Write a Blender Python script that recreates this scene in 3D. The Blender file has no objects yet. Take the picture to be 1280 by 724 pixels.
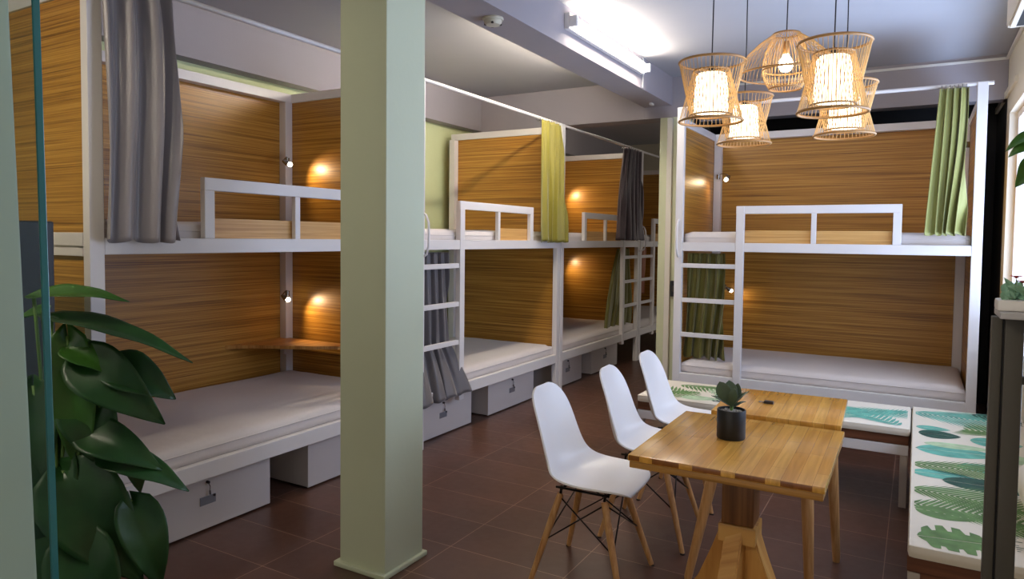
import bpy, bmesh, math, random
from mathutils import Vector, Matrix, noise
random.seed(7)
sc = bpy.context.scene
COL = sc.collection
PI = math.pi

# ------------------------------------------------------------------ materials
MATS = {}
def srgb(r, g, b):
    f = lambda c: (c/255/12.92) if c/255 <= .04045 else ((c/255+.055)/1.055)**2.4
    return (f(r), f(g), f(b), 1)

def mat(name, col, rough=.5, metal=0., bump=0., bscale=40, var=0., vscale=3, spec=.5, coat=0., sheen=0., trans=0.):
    m = bpy.data.materials.new(name); m.use_nodes = True
    nt = m.node_tree; b = nt.nodes['Principled BSDF']
    b.inputs['Base Color'].default_value = col
    b.inputs['Roughness'].default_value = rough
    b.inputs['Metallic'].default_value = metal
    b.inputs['Specular IOR Level'].default_value = spec
    b.inputs['Coat Weight'].default_value = coat
    b.inputs['Sheen Weight'].default_value = sheen
    tc = nt.nodes.new('ShaderNodeTexCoord')
    n = nt.nodes.new('ShaderNodeTexNoise'); n.inputs['Scale'].default_value = vscale; n.inputs['Detail'].default_value = 4
    nt.links.new(tc.outputs['Object'], n.inputs['Vector'])
    r = nt.nodes.new('ShaderNodeValToRGB')
    v = max(var, .015)
    r.color_ramp.elements[0].position = .3; r.color_ramp.elements[1].position = .7
    r.color_ramp.elements[0].color = tuple(c*(1-v) for c in col[:3])+(1,)
    r.color_ramp.elements[1].color = tuple(min(1, c*(1+v)) for c in col[:3])+(1,)
    nt.links.new(n.outputs['Fac'], r.inputs['Fac']); nt.links.new(r.outputs['Color'], b.inputs['Base Color'])
    if bump:
        n2 = nt.nodes.new('ShaderNodeTexNoise'); n2.inputs['Scale'].default_value = bscale; n2.inputs['Detail'].default_value = 3
        nt.links.new(tc.outputs['Object'], n2.inputs['Vector'])
        bp = nt.nodes.new('ShaderNodeBump'); bp.inputs['Strength'].default_value = bump; bp.inputs['Distance'].default_value = .01
        nt.links.new(n2.outputs['Fac'], bp.inputs['Height']); nt.links.new(bp.outputs['Normal'], b.inputs['Normal'])
    MATS[name] = m
    return m

def emis(name, col, s):
    m = bpy.data.materials.new(name); m.use_nodes = True
    nt = m.node_tree; nt.nodes.remove(nt.nodes['Principled BSDF'])
    e = nt.nodes.new('ShaderNodeEmission'); e.inputs['Color'].default_value = col; e.inputs['Strength'].default_value = s
    nt.links.new(e.outputs[0], nt.nodes['Material Output'].inputs['Surface'])
    MATS[name] = m
    return m

def wood(name, dark, mid, light, scale=(1.2, 1.2, 38), rough=.4, streak=.5, fine=160):
    """laminate with a long fine grain; scale stretches the noise along the board"""
    m = bpy.data.materials.new(name); m.use_nodes = True
    nt = m.node_tree; b = nt.nodes['Principled BSDF']; N = nt.nodes.new; Lk = nt.links.new
    tc = N('ShaderNodeTexCoord'); mp = N('ShaderNodeMapping'); mp.inputs['Scale'].default_value = scale
    Lk(tc.outputs['Object'], mp.inputs['Vector'])
    n = N('ShaderNodeTexNoise'); n.inputs['Scale'].default_value = 1; n.inputs['Detail'].default_value = 5; n.inputs['Roughness'].default_value = .65
    n.inputs['Distortion'].default_value = .35
    Lk(mp.outputs[0], n.inputs['Vector'])
    mp2 = N('ShaderNodeMapping'); mp2.inputs['Scale'].default_value = tuple(s*(3.7 if s > 5 else 1.4) for s in scale)
    Lk(tc.outputs['Object'], mp2.inputs['Vector'])
    n2 = N('ShaderNodeTexNoise'); n2.inputs['Scale'].default_value = 1; n2.inputs['Detail'].default_value = 4
    Lk(mp2.outputs[0], n2.inputs['Vector'])
    mx = N('ShaderNodeMath'); mx.operation = 'MULTIPLY_ADD'; mx.inputs[1].default_value = streak; 
    Lk(n2.outputs['Fac'], mx.inputs[0])
    ms = N('ShaderNodeMath'); ms.operation = 'MULTIPLY'; ms.inputs[1].default_value = 1-streak
    Lk(n.outputs['Fac'], ms.inputs[0]); Lk(ms.outputs[0], mx.inputs[2])
    r = N('ShaderNodeValToRGB'); r.color_ramp.elements[0].position = .36; r.color_ramp.elements[0].color = dark
    r.color_ramp.elements[1].position = .64; r.color_ramp.elements[1].color = light
    e = r.color_ramp.elements.new(.5); e.color = mid
    Lk(mx.outputs[0], r.inputs['Fac']); Lk(r.outputs['Color'], b.inputs['Base Color'])
    b.inputs['Roughness'].default_value = rough
    bp = N('ShaderNodeBump'); bp.inputs['Strength'].default_value = .08; bp.inputs['Distance'].default_value = .002
    Lk(mx.outputs[0], bp.inputs['Height']); Lk(bp.outputs['Normal'], b.inputs['Normal'])
    MATS[name] = m
    return m

white_metal = mat('white_metal', srgb(226, 221, 219), .38)
wood_panel = wood('wood_panel', srgb(110, 68, 20), srgb(174, 122, 44), srgb(204, 155, 72), (.8, .8, 62), .36)
wood_light = wood('wood_light', srgb(176, 126, 66), srgb(206, 158, 92), srgb(222, 180, 118), (1.0, 1.0, 34), .45)
wood_shelf = wood('wood_shelf', srgb(160, 100, 44), srgb(196, 140, 70), srgb(214, 164, 92), (1.0, 30, 1.0), .4)
wood_leg = wood('wood_leg', srgb(164, 112, 62), srgb(190, 140, 86), srgb(206, 160, 106), (26, 26, 1.5), .5)
wood_edge = wood('wood_edge', srgb(150, 104, 44), srgb(178, 128, 62), srgb(194, 146, 76), (1.5, 1.5, 60), .4)
wood_ped = wood('wood_pedestal', srgb(92, 54, 24), srgb(124, 78, 38), srgb(150, 100, 54), (20, 20, 1.2), .45)
wood_bench = wood('wood_bench', srgb(84, 46, 26), srgb(112, 66, 40), srgb(136, 84, 54), (1.2, 20, 14), .5)
sheet = mat('sheet_cotton', srgb(214, 205, 200), .85, bump=.35, bscale=9, sheen=.2)
plastic = mat('white_plastic', srgb(236, 232, 229), .33, spec=.5)
box_paint = mat('box_paint', srgb(214, 206, 202), .45)
chrome = mat('chrome', srgb(170, 170, 172), .2, 1)
dark_wire = mat('dark_wire', srgb(30, 26, 26), .4, .6)
lock_dark = mat('lock_dark', srgb(60, 52, 50), .4, .5)
label_metal = mat('label_metal', srgb(138, 138, 144), .4, .2)
grey_satin_shaded = mat('grey_satin_shaded', srgb(96, 91, 93), .42, sheen=.4, bump=.12, bscale=25)  # same grey satin, darkened: the lower bunk's shade is in the colour
green_wall = mat('green_wall_paint', srgb(214, 222, 172), .75, bump=.08, bscale=60)
pillar_paint = mat('pillar_paint', srgb(202, 208, 178), .6, bump=.06, bscale=50)
left_paint = mat('entrance_paint', srgb(166, 188, 170), .6)
ceil_paint = mat('ceiling_paint', srgb(172, 172, 176), .85, bump=.05, bscale=30)
beam_paint = mat('beam_paint', srgb(160, 154, 158), .8, bump=.05, bscale=40)
cream_wall = mat('cream_wall_paint', srgb(214, 206, 186), .75)
recess_shade = mat('recess_shade_black', srgb(24, 24, 25), .7)  # near-black colour stands in for the unlit space behind the far bunk
grey_satin = mat('grey_satin', srgb(146, 138, 138), .34, sheen=.5, bump=.12, bscale=25, var=.05)
purple_satin = mat('purple_satin', srgb(76, 64, 70), .45, sheen=.4, bump=.12, bscale=25)
green_satin = mat('lime_satin', srgb(132, 122, 34), .5, sheen=.3, bump=.15, bscale=30, var=.05)
olive_satin = mat('olive_satin', srgb(108, 102, 36), .5, sheen=.3, bump=.12, bscale=25)
sage_satin = mat('sage_satin', srgb(142, 142, 76), .5, sheen=.3, bump=.12, bscale=25)
peach_cloth = mat('peach_cloth', srgb(190, 140, 116), .8)
bamboo = mat('bamboo', srgb(226, 182, 116), .45, var=.1, vscale=30)
bamboo_ring = mat('bamboo_ring', srgb(176, 132, 78), .45, var=.1, vscale=30)
cord_black = mat('cord_black', srgb(40, 38, 40), .6)
pot_black = mat('pot_black', srgb(22, 22, 26), .45)
soil = mat('soil', srgb(60, 54, 48), .95, bump=1, bscale=80, var=.4, vscale=60)
pebble = mat('pebble', srgb(150, 146, 140), .8, bump=.6, bscale=90, var=.4, vscale=90)
leaf_dark = mat('leaf_dark', srgb(34, 74, 30), .4, var=.35, vscale=9, spec=.5)
leaf_mid = mat('leaf_mid', srgb(60, 104, 36), .35, var=.3, vscale=9)
leaf_small = mat('leaf_small', srgb(66, 84, 60), .45, var=.2, vscale=20)
stem_green = mat('stem_green', srgb(96, 128, 56), .5)
cabinet_dark = mat('cabinet_dark', srgb(34, 35, 40), .5)
alu_dark = mat('dark_frame_metal', srgb(72, 68, 60), .5, .1)
conduit = mat('conduit_plastic', srgb(222, 220, 214), .4)
smoke_plastic = mat('smoke_plastic', srgb(206, 200, 180), .5)
ac_plastic = mat('ac_plastic', srgb(216, 204, 184), .45)
black_slot = mat('black_slot', srgb(14, 14, 14), .6)
cushion_cloth = mat('cushion_cloth', srgb(222, 212, 194), .85, bump=.2, bscale=14)
print_green = mat('print_green', srgb(96, 128, 72), .85, var=.3, vscale=18)
print_dark = mat('print_dark', srgb(34, 74, 60), .85, var=.3, vscale=18)
print_teal = mat('print_teal', srgb(96, 166, 148), .85, var=.25, vscale=18)
print_pale = mat('print_pale', srgb(176, 198, 158), .85, var=.2, vscale=18)
petal_red = mat('petal_red', srgb(214, 90, 84), .6)
petal_green = mat('pale_leaf', srgb(134, 178, 148), .6, var=.3, vscale=20)
shade_glow = emis('shade_glow', (1, .82, .56, 1), 3.6)
bulb_glow = emis('bulb_glow', (1, .82, .55, 1), 24)
tube_glow = emis('tube_glow', (1, .88, .73, 1), 60)
tube_front = emis('tube_glow_front', (1, .88, .72, 1), 175)
tube_far = emis('tube_glow_far', (1, .88, .72, 1), 22)
tube_bay = emis('tube_glow_bay', (1, .88, .72, 1), 110)
read_glow = emis('read_glow', (1, .86, .66, 1), 14)

def table_wood():
    m = bpy.data.materials.new('table_wood'); m.use_nodes = True
    nt = m.node_tree; b = nt.nodes['Principled BSDF']; N = nt.nodes.new; Lk = nt.links.new
    tc = N('ShaderNodeTexCoord')
    mp = N('ShaderNodeMapping'); mp.inputs['Rotation'].default_value = (0, 0, PI/2); Lk(tc.outputs['Object'], mp.inputs['Vector'])
    br = N('ShaderNodeTexBrick'); br.inputs['Scale'].default_value = 1; br.inputs['Brick Width'].default_value = .31
    br.inputs['Row Height'].default_value = .042; br.inputs['Mortar Size'].default_value = .0004; br.inputs['Bias'].default_value = 0
    br.offset = .37; br.offset_frequency = 3
    br.inputs['Color1'].default_value = srgb(226, 172, 84); br.inputs['Color2'].default_value = srgb(206, 146, 60); br.inputs['Mortar'].default_value = srgb(140, 86, 38)
    Lk(mp.outputs[0], br.inputs['Vector'])
    mp2 = N('ShaderNodeMapping'); mp2.inputs['Scale'].default_value = (55, 3, 20); Lk(tc.outputs['Object'], mp2.inputs['Vector'])
    n = N('ShaderNodeTexNoise'); n.inputs['Scale'].default_value = 1; n.inputs['Detail'].default_value = 5; n.inputs['Distortion'].default_value = .6
    Lk(mp2.outputs[0], n.inputs['Vector'])
    r = N('ShaderNodeValToRGB'); r.color_ramp.elements[0].position = .35; r.color_ramp.elements[0].color = (.78, .73, .62, 1)
    r.color_ramp.elements[1].position = .66; r.color_ramp.elements[1].color = (1.12, 1.1, 1.05, 1)
    Lk(n.outputs['Fac'], r.inputs['Fac'])
    mx = N('ShaderNodeMixRGB'); mx.blend_type = 'MULTIPLY'; mx.inputs[0].default_value = .8
    Lk(br.outputs['Color'], mx.inputs[1]); Lk(r.outputs['Color'], mx.inputs[2]); Lk(mx.outputs[0], b.inputs['Base Color'])
    b.inputs['Roughness'].default_value = .24; b.inputs['Coat Weight'].default_value = .3; b.inputs['Coat Roughness'].default_value = .15
    return m
table_top_mat = table_wood()

def floor_tiles():
    m = bpy.data.materials.new('floor_tiles'); m.use_nodes = True
    nt = m.node_tree; b = nt.nodes['Principled BSDF']; N = nt.nodes.new; Lk = nt.links.new
    tc = N('ShaderNodeTexCoord'); mp = N('ShaderNodeMapping')
    mp.inputs['Location'].default_value = (2.365+.57*20, -3.43+.2865*40, 0)
    Lk(tc.outputs['Object'], mp.inputs['Vector'])
    br = N('ShaderNodeTexBrick'); br.inputs['Scale'].default_value = 1; br.inputs['Brick Width'].default_value = .57
    br.inputs['Row Height'].default_value = .2865; br.inputs['Mortar Size'].default_value = .0022; br.offset = 0
    br.inputs['Mortar Smooth'].default_value = .3
    br.inputs['Color1'].default_value = srgb(92, 62, 48); br.inputs['Color2'].default_value = srgb(82, 54, 42); br.inputs['Mortar'].default_value = srgb(150, 122, 104)
    Lk(mp.outputs[0], br.inputs['Vector'])
    n = N('ShaderNodeTexNoise'); n.inputs['Scale'].default_value = 2.5; n.inputs['Detail'].default_value = 5; Lk(tc.outputs['Object'], n.inputs['Vector'])
    r = N('ShaderNodeValToRGB'); r.color_ramp.elements[0].position = .3; r.color_ramp.elements[0].color = (.8, .8, .8, 1); r.color_ramp.elements[1].position = .7; r.color_ramp.elements[1].color = (1.15, 1.1, 1.08, 1)
    Lk(n.outputs['Fac'], r.inputs['Fac'])
    mx = N('ShaderNodeMixRGB'); mx.blend_type = 'MULTIPLY'; mx.inputs[0].default_value = 1
    Lk(br.outputs['Color'], mx.inputs[1]); Lk(r.outputs['Color'], mx.inputs[2]); Lk(mx.outputs[0], b.inputs['Base Color'])
    n3 = N('ShaderNodeTexNoise'); n3.inputs['Scale'].default_value = 22; n3.inputs['Detail'].default_value = 3; Lk(tc.outputs['Object'], n3.inputs['Vector'])
    mr = N('ShaderNodeMapRange'); mr.inputs[3].default_value = .26; mr.inputs[4].default_value = .42; Lk(n3.outputs['Fac'], mr.inputs[0]); Lk(mr.outputs[0], b.inputs['Roughness'])
    bp = N('ShaderNodeBump'); bp.inputs['Strength'].default_value = .12; bp.inputs['Distance'].default_value = .004
    iv = N('ShaderNodeMath'); iv.operation = 'SUBTRACT'; iv.inputs[0].default_value = 1; Lk(br.outputs['Fac'], iv.inputs[1])
    ad = N('ShaderNodeMath'); ad.operation = 'ADD'; Lk(iv.outputs[0], ad.inputs[0]); Lk(n3.outputs['Fac'], ad.inputs[1])
    Lk(ad.outputs[0], bp.inputs['Height']); Lk(bp.outputs['Normal'], b.inputs['Normal'])
    b.inputs['Specular IOR Level'].default_value = .55
    return m
floor_mat = floor_tiles()

def pane_mat(name, tint, gloss=.12):
    m = bpy.data.materials.new(name); m.use_nodes = True
    nt = m.node_tree; nt.nodes.remove(nt.nodes['Principled BSDF'])
    t = nt.nodes.new('ShaderNodeBsdfTransparent'); t.inputs[0].default_value = tint
    g = nt.nodes.new('ShaderNodeBsdfGlossy'); g.inputs['Roughness'].default_value = .03
    mx = nt.nodes.new('ShaderNodeMixShader'); mx.inputs[0].default_value = .04
    nt.links.new(t.outputs[0], mx.inputs[1]); nt.links.new(g.outputs[0], mx.inputs[2])
    nt.links.new(mx.outputs[0], nt.nodes['Material Output'].inputs['Surface'])
    return m
pane_clear = pane_mat('window_pane', (.95, .97, 1, 1))
pane_tint = pane_mat('glass_tint', (.84, .87, .86, 1))
glass_edge = mat('glass_edge', srgb(46, 122, 124), .15, spec=.8, var=.15, vscale=3)

# ------------------------------------------------------------------ mesh helpers
def nb(): return bmesh.new()
def box(bm, x0, x1, y0, y1, z0, z1, bev=.003, mi=0):
    vs = [bm.verts.new(p) for p in ((x0,y0,z0),(x1,y0,z0),(x1,y1,z0),(x0,y1,z0),(x0,y0,z1),(x1,y0,z1),(x1,y1,z1),(x0,y1,z1))]
    fs = [bm.faces.new([vs[i] for i in q]) for q in ((3,2,1,0),(4,5,6,7),(0,1,5,4),(1,2,6,5),(2,3,7,6),(3,0,4,7))]
    for f in fs: f.material_index = mi
    if bev > 0:
        es = list({e for f in fs for e in f.edges})
        b = min(bev, abs(x1-x0)*.45, abs(y1-y0)*.45, abs(z1-z0)*.45)
        r = bmesh.ops.bevel(bm, geom=es, offset=b, segments=2, affect='EDGES', profile=.6)
        for f in r['faces']: f.material_index = mi
    return vs

def tube(bm, pts, r, seg=8, caps=True, closed=False, mi=0):
    """sweep a circle along pts; r number or list"""
    P = [Vector(p) for p in pts]; n = len(P)
    R = r if isinstance(r, (list, tuple)) else [r]*n
    rings = []; up = None
    for i in range(n):
        a = P[(i-1) % n] if (closed or i > 0) else P[i]
        b = P[(i+1) % n] if (closed or i < n-1) else P[i]
        d = (b-a).normalized()
        if up is None:
            up = Vector((0, 0, 1)) if abs(d.z) < .9 else Vector((1, 0, 0))
        s = d.cross(up)
        if s.length < 1e-5: s = d.orthogonal()
        s.normalize(); up = s.cross(d).normalized()
        rings.append([bm.verts.new(P[i]+(s*math.cos(t*2*PI/seg)+up*math.sin(t*2*PI/seg))*R[i]) for t in range(seg)])
    m = n if closed else n-1
    for i in range(m):
        A, B = rings[i], rings[(i+1) % n]
        for t in range(seg):
            try: bm.faces.new((A[t], A[(t+1) % seg], B[(t+1) % seg], B[t])).material_index = mi
            except ValueError: pass
    if caps and not closed:
        for q in (rings[0], rings[-1][::-1]):
            try: bm.faces.new(q).material_index = mi
            except ValueError: pass

def lathe(bm, prof, seg=32, mi=0, c=(0, 0, 0)):
    rings = []
    for r, z in prof:
        if r < 1e-6: rings.append([bm.verts.new((c[0], c[1], c[2]+z))])
        else: rings.append([bm.verts.new((c[0]+r*math.cos(2*PI*t/seg), c[1]+r*math.sin(2*PI*t/seg), c[2]+z)) for t in range(seg)])
    for A, B in zip(rings[:-1], rings[1:]):
        for t in range(seg):
            if len(A) == 1 and len(B) == 1: continue
            if len(A) == 1: f = (A[0], B[(t+1) % seg], B[t])
            elif len(B) == 1: f = (A[t], A[(t+1) % seg], B[0])
            else: f = (A[t], A[(t+1) % seg], B[(t+1) % seg], B[t])
            bm.faces.new(f).material_index = mi

def ringtube(bm, R, z, r, seg=40, rs=6, c=(0, 0)):
    tube(bm, [(c[0]+R*math.cos(2*PI*t/seg), c[1]+R*math.sin(2*PI*t/seg), z) for t in range(seg)], r, rs, closed=True)

def obj(name, bm, m, parent=None, smooth=False, loc=None, mods=()):
    bmesh.ops.recalc_face_normals(bm, faces=bm.faces[:])
    me = bpy.data.meshes.new(name); bm.to_mesh(me); bm.free()
    for x in (m if isinstance(m, (list, tuple)) else [m]): me.materials.append(x)
    if smooth:
        for p in me.polygons: p.use_smooth = True
    o = bpy.data.objects.new(name, me); COL.objects.link(o)
    if parent: o.parent = parent
    if loc: o.location = loc
    for t, kw in mods:
        md = o.modifiers.new(t.lower(), t)
        for k, v in kw.items(): setattr(md, k, v)
    return o
SMOOTH_ANGLE = math.radians(40)
def soft(o):
    """smooth shading with sharp edges kept"""
    for p in o.data.polygons: p.use_smooth = True
    o.data.set_sharp_from_angle(angle=SMOOTH_ANGLE)
    return o

def tag(o, label, cat, group=None):
    o['label'] = label; o['category'] = cat
    if group: o['group'] = group
    return o
def thing(name, label, cat, loc=(0, 0, 0), rz=0, group=None):
    o = bpy.data.objects.new(name, None); o.empty_display_size = .1; COL.objects.link(o)
    o.location = loc; o.rotation_euler = (0, 0, rz)
    return tag(o, label, cat, group)
def struct(name, bm, m, smooth=False):
    o = obj(name, bm, m, None, smooth); o['kind'] = 'structure'; return o
def copy_tree(o, parent=None):
    c = o.copy(); COL.objects.link(c); c.parent = parent
    for ch in list(o.children): copy_tree(ch, c)
    return c
def B(*a, **k):
    bm = nb(); box(bm, *a, **k); return bm

# ------------------------------------------------------------------ the room
CZ = 2.84                                   # ceiling height
bm = nb(); box(bm, -4.3, .9, -3.2, 10.6, -.12, 0, 0); struct('floor', bm, floor_mat)
bm = nb(); box(bm, -4.3, .9, -3.2, 10.6, CZ, CZ+.12, 0); struct('ceiling', bm, ceil_paint)
bm = nb(); box(bm, -4.25, -4.05, -3.2, 10.6, 0, CZ, 0); struct('wall_left', bm, green_wall)
bm = nb(); box(bm, -4.05, -3.93, -3.2, 10.2, 2.495, CZ, 0); struct('trim_1', bm, beam_paint)        # soffit beam along the left wall
bm = nb(); box(bm, -4.05, .75, 10.2, 10.4, 0, CZ, 0); struct('wall_back', bm, cream_wall)
# recess behind the far bunk: its shade is in the wall colour, plastered header above
bm = nb(); box(bm, -1.78, .55, 7.32, 7.45, 0, CZ, 0); box(bm, -1.84, -1.70, 6.55, 7.45, 0, CZ, 0); struct('wall_recess', bm, recess_shade)
bm = nb(); box(bm, -1.79, .55, 6.52, 6.68, 2.50, CZ, 0); struct('trim_2', bm, beam_paint)
bm = nb(); box(bm, -1.79, .55, 6.505, 6.519, 2.795, 2.815, .003); box(bm, .531, .549, 4.55, 6.50, 2.795, 2.815, .003); struct('trim_3', bm, conduit)
bm = nb(); box(bm, .53, .55, 5.84, 7.25, 2.50, 2.545, 0); struct('trim_4', bm, cream_wall)
# right wall with a wide window
wy0, wy1, wz0, wz1 = 2.3, 6.30, .82, 2.36
bm = nb()
box(bm, .55, .75, -1.0, wy0, 0, CZ, 0); box(bm, .55, .75, wy1, 6.5, 0, CZ, 0)
box(bm, .55, .75, wy0, wy1, 0, wz0, 0); box(bm, .55, .75, wy0, wy1, wz1, CZ, 0)
struct('wall_right', bm, cream_wall)
bm = nb(); box(bm, .55, .75, 6.5, 7.45, 0, CZ, 0); struct('wall_recess_side', bm, recess_shade)
bm = nb()
fr = .05
box(bm, .60, .66, wy0, wy1, wz0, wz0+fr); box(bm, .60, .66, wy0, wy1, wz1-fr, wz1)
for k in range(5):
    y = wy0+(wy1-wy0-fr)*k/4
    box(bm, .60, .66, y, y+fr, wz0+fr, wz1-fr)
w = struct('window_1', bm, white_metal)
o = obj('window_pane', B(.628, .632, wy0+.01, wy1-.01, wz0+.01, wz1-.01, bev=0), pane_clear, w); o['kind'] = 'structure'
bm = nb(); box(bm, .49, .62, wy0-.03, wy1+.03, wz0-.03, wz0-.001, .004); struct('trim_5', bm, white_metal)
# main beam over the aisle, cross beam, and the two pillars
bm = nb(); box(bm, -2.177, -1.925, -1.5, 6.12, 2.592, CZ, .002); struct('trim_6', bm, beam_paint)
bm = nb(); box(bm, -3.93, -2.177, 6.12, 6.36, 2.49, CZ, .002); box(bm, -2.177, -1.79, 6.12, 6.36, 2.49, CZ, .002); struct('trim_7', bm, beam_paint)
bm = nb(); box(bm, -2.092, -1.845, 2.176, 2.426, 0, 2.592, .004); struct('pillar_1', bm, pillar_paint)
bm = nb(); box(bm, -2.112, -1.832, 2.156, 2.446, 0, .022, .006); struct('trim_8', bm, pillar_paint)
bm = nb(); box(bm, -2.03, -1.80, 6.12, 6.36, 0, 2.49, .004); struct('pillar_2', bm, pillar_paint)
# unseen rear wall behind the viewer, left wide open to let fill daylight in
bm = nb(); box(bm, -4.05, -3.2, -3.0, -2.85, 0, CZ, 0); box(bm, -3.2, .75, -3.0, -2.85, 2.5, CZ, 0); struct('wall_front', bm, cream_wall)

# white cable conduit down the far pillar
o = obj('cable_conduit', B(-1.955, -1.905, 6.085, 6.119, .0, 2.48, bev=.006), conduit); tag(o, 'white vertical cable conduit on the far green pillar', 'conduit')
t = thing('wall_switch', 'small dark grey switch box on the far green pillar', 'switch', (-1.87, 6.119, .97))
obj('box', B(-.028, .03, -.03, 0, -.07, .07, bev=.004), cabinet_dark, t)
obj('rocker', B(-.012, .014, -.036, -.03, -.025, .025, bev=.002), alu_dark, t)
# white clip where beam meets cross beam
o = obj('cable_clip', B(-2.06, -2.035, 5.9, 5.96, 2.572, 2.591, bev=.003), conduit); tag(o, 'tiny white cable clip under the aisle beam', 'clip')

# smoke detector
t = thing('smoke_detector', 'round cream smoke detector under the ceiling beam', 'smoke detector', (-2.03, 3.27, 2.592))
bm = nb(); lathe(bm, [(0, 0), (.056, 0), (.058, -.008), (.055, -.014), (0, -.014)], 32); soft(obj('base', bm, smoke_plastic, t))
bm = nb(); lathe(bm, [(.048, -.014), (.048, -.026), (.040, -.038), (.022, -.043), (0, -.044)], 32); soft(obj('cap', bm, smoke_plastic, t))
for a in (0.6, 2.2, 3.6, 5.2):
    bm = nb(); box(bm, .040*math.cos(a)-.006, .040*math.cos(a)+.006, .040*math.sin(a)-.006, .040*math.sin(a)+.006, -.0395, -.030, .001); obj('vent_slot', bm, lock_dark, t)

# fluorescent battens on the beam
def batten(x, y0, y1, side, label, gm=None, zc=2.735, along='y'):
    t = thing('fluorescent_light', label, 'ceiling light', (x, (y0+y1)/2, zc))
    h = (y1-y0)/2
    s = side
    obj('housing', B(min(0, s*.035), max(0, s*.035), -h, h, -.045, .055, bev=.006), plastic, t)
    bm = nb(); tube(bm, [(s*.058, -h+.03, 0), (s*.058, h-.03, 0)], .022, 12); soft(obj('tube', bm, gm or tube_glow, t))
    for k in (-1, 1):
        obj('end_cap', B(min(s*.035, s*.085), max(s*.035, s*.085), k*h-(.028 if k > 0 else 0), k*h+(0 if k > 0 else .028), -.032, .032, bev=.004), plastic, t)
    return t
batten(-1.925, 3.93, 5.30, 1, 'long glowing fluorescent tube on the side of the ceiling beam')
batten(-2.177, 3.93, 5.3, -1, 'assumed fluorescent tube on the bunk side of the ceiling beam, hidden by it', tube_bay)  # unseen lamp, assumed from the light in the bunk bay
def assumed_ceiling_batten(loc, rz, L, label, gm):
    t = thing('fluorescent_light', label, 'ceiling light', loc, rz)
    obj('housing', B(-L/2, L/2, -.03, .03, -.04, -.001, bev=.005), plastic, t)
    bm = nb(); tube(bm, [(-L/2+.03, 0, -.062), (L/2-.03, 0, -.062)], .02, 12); soft(obj('tube', bm, gm, t))
    for k in (-1, 1): obj('end_cap', B(k*L/2-.015, k*L/2+.015, -.02, .02, -.085, -.041, bev=.004), plastic, t)
assumed_ceiling_batten((-1.9, -.2, CZ), 0, 1.6, 'assumed fluorescent ceiling light behind the viewer, over the entrance', tube_front)  # unseen lamp, assumed from the bright front of the near pillar
assumed_ceiling_batten((-3.0, 7.1, CZ), PI/2, 1.2, 'assumed fluorescent ceiling light in the bay beyond the cross beam', tube_far)  # unseen lamp, assumed from the lit ceiling past the cross beam
o = obj('cable_strip', B(-1.924, -1.915, 5.33, 5.35, 2.60, 2.83, bev=.002), conduit); tag(o, 'thin white cable strip running down the beam side past the tube', 'cable')

# air conditioner
t = thing('air_conditioner', 'beige air conditioner high on the right wall', 'air conditioner', (.549, 4.1, 2.66))
bm = nb(); box(bm, -.185, 0, -.42, .42, -.135, .13, .02); soft(obj('body', bm, ac_plastic, t))
obj('air_outlet', B(-.150, -.05, -.36, .36, -.139, -.130, bev=0), black_slot, t)
obj('louvre', B(-.175, -.150, -.36, .36, -.146, -.134, bev=.003), ac_plastic, t)

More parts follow.
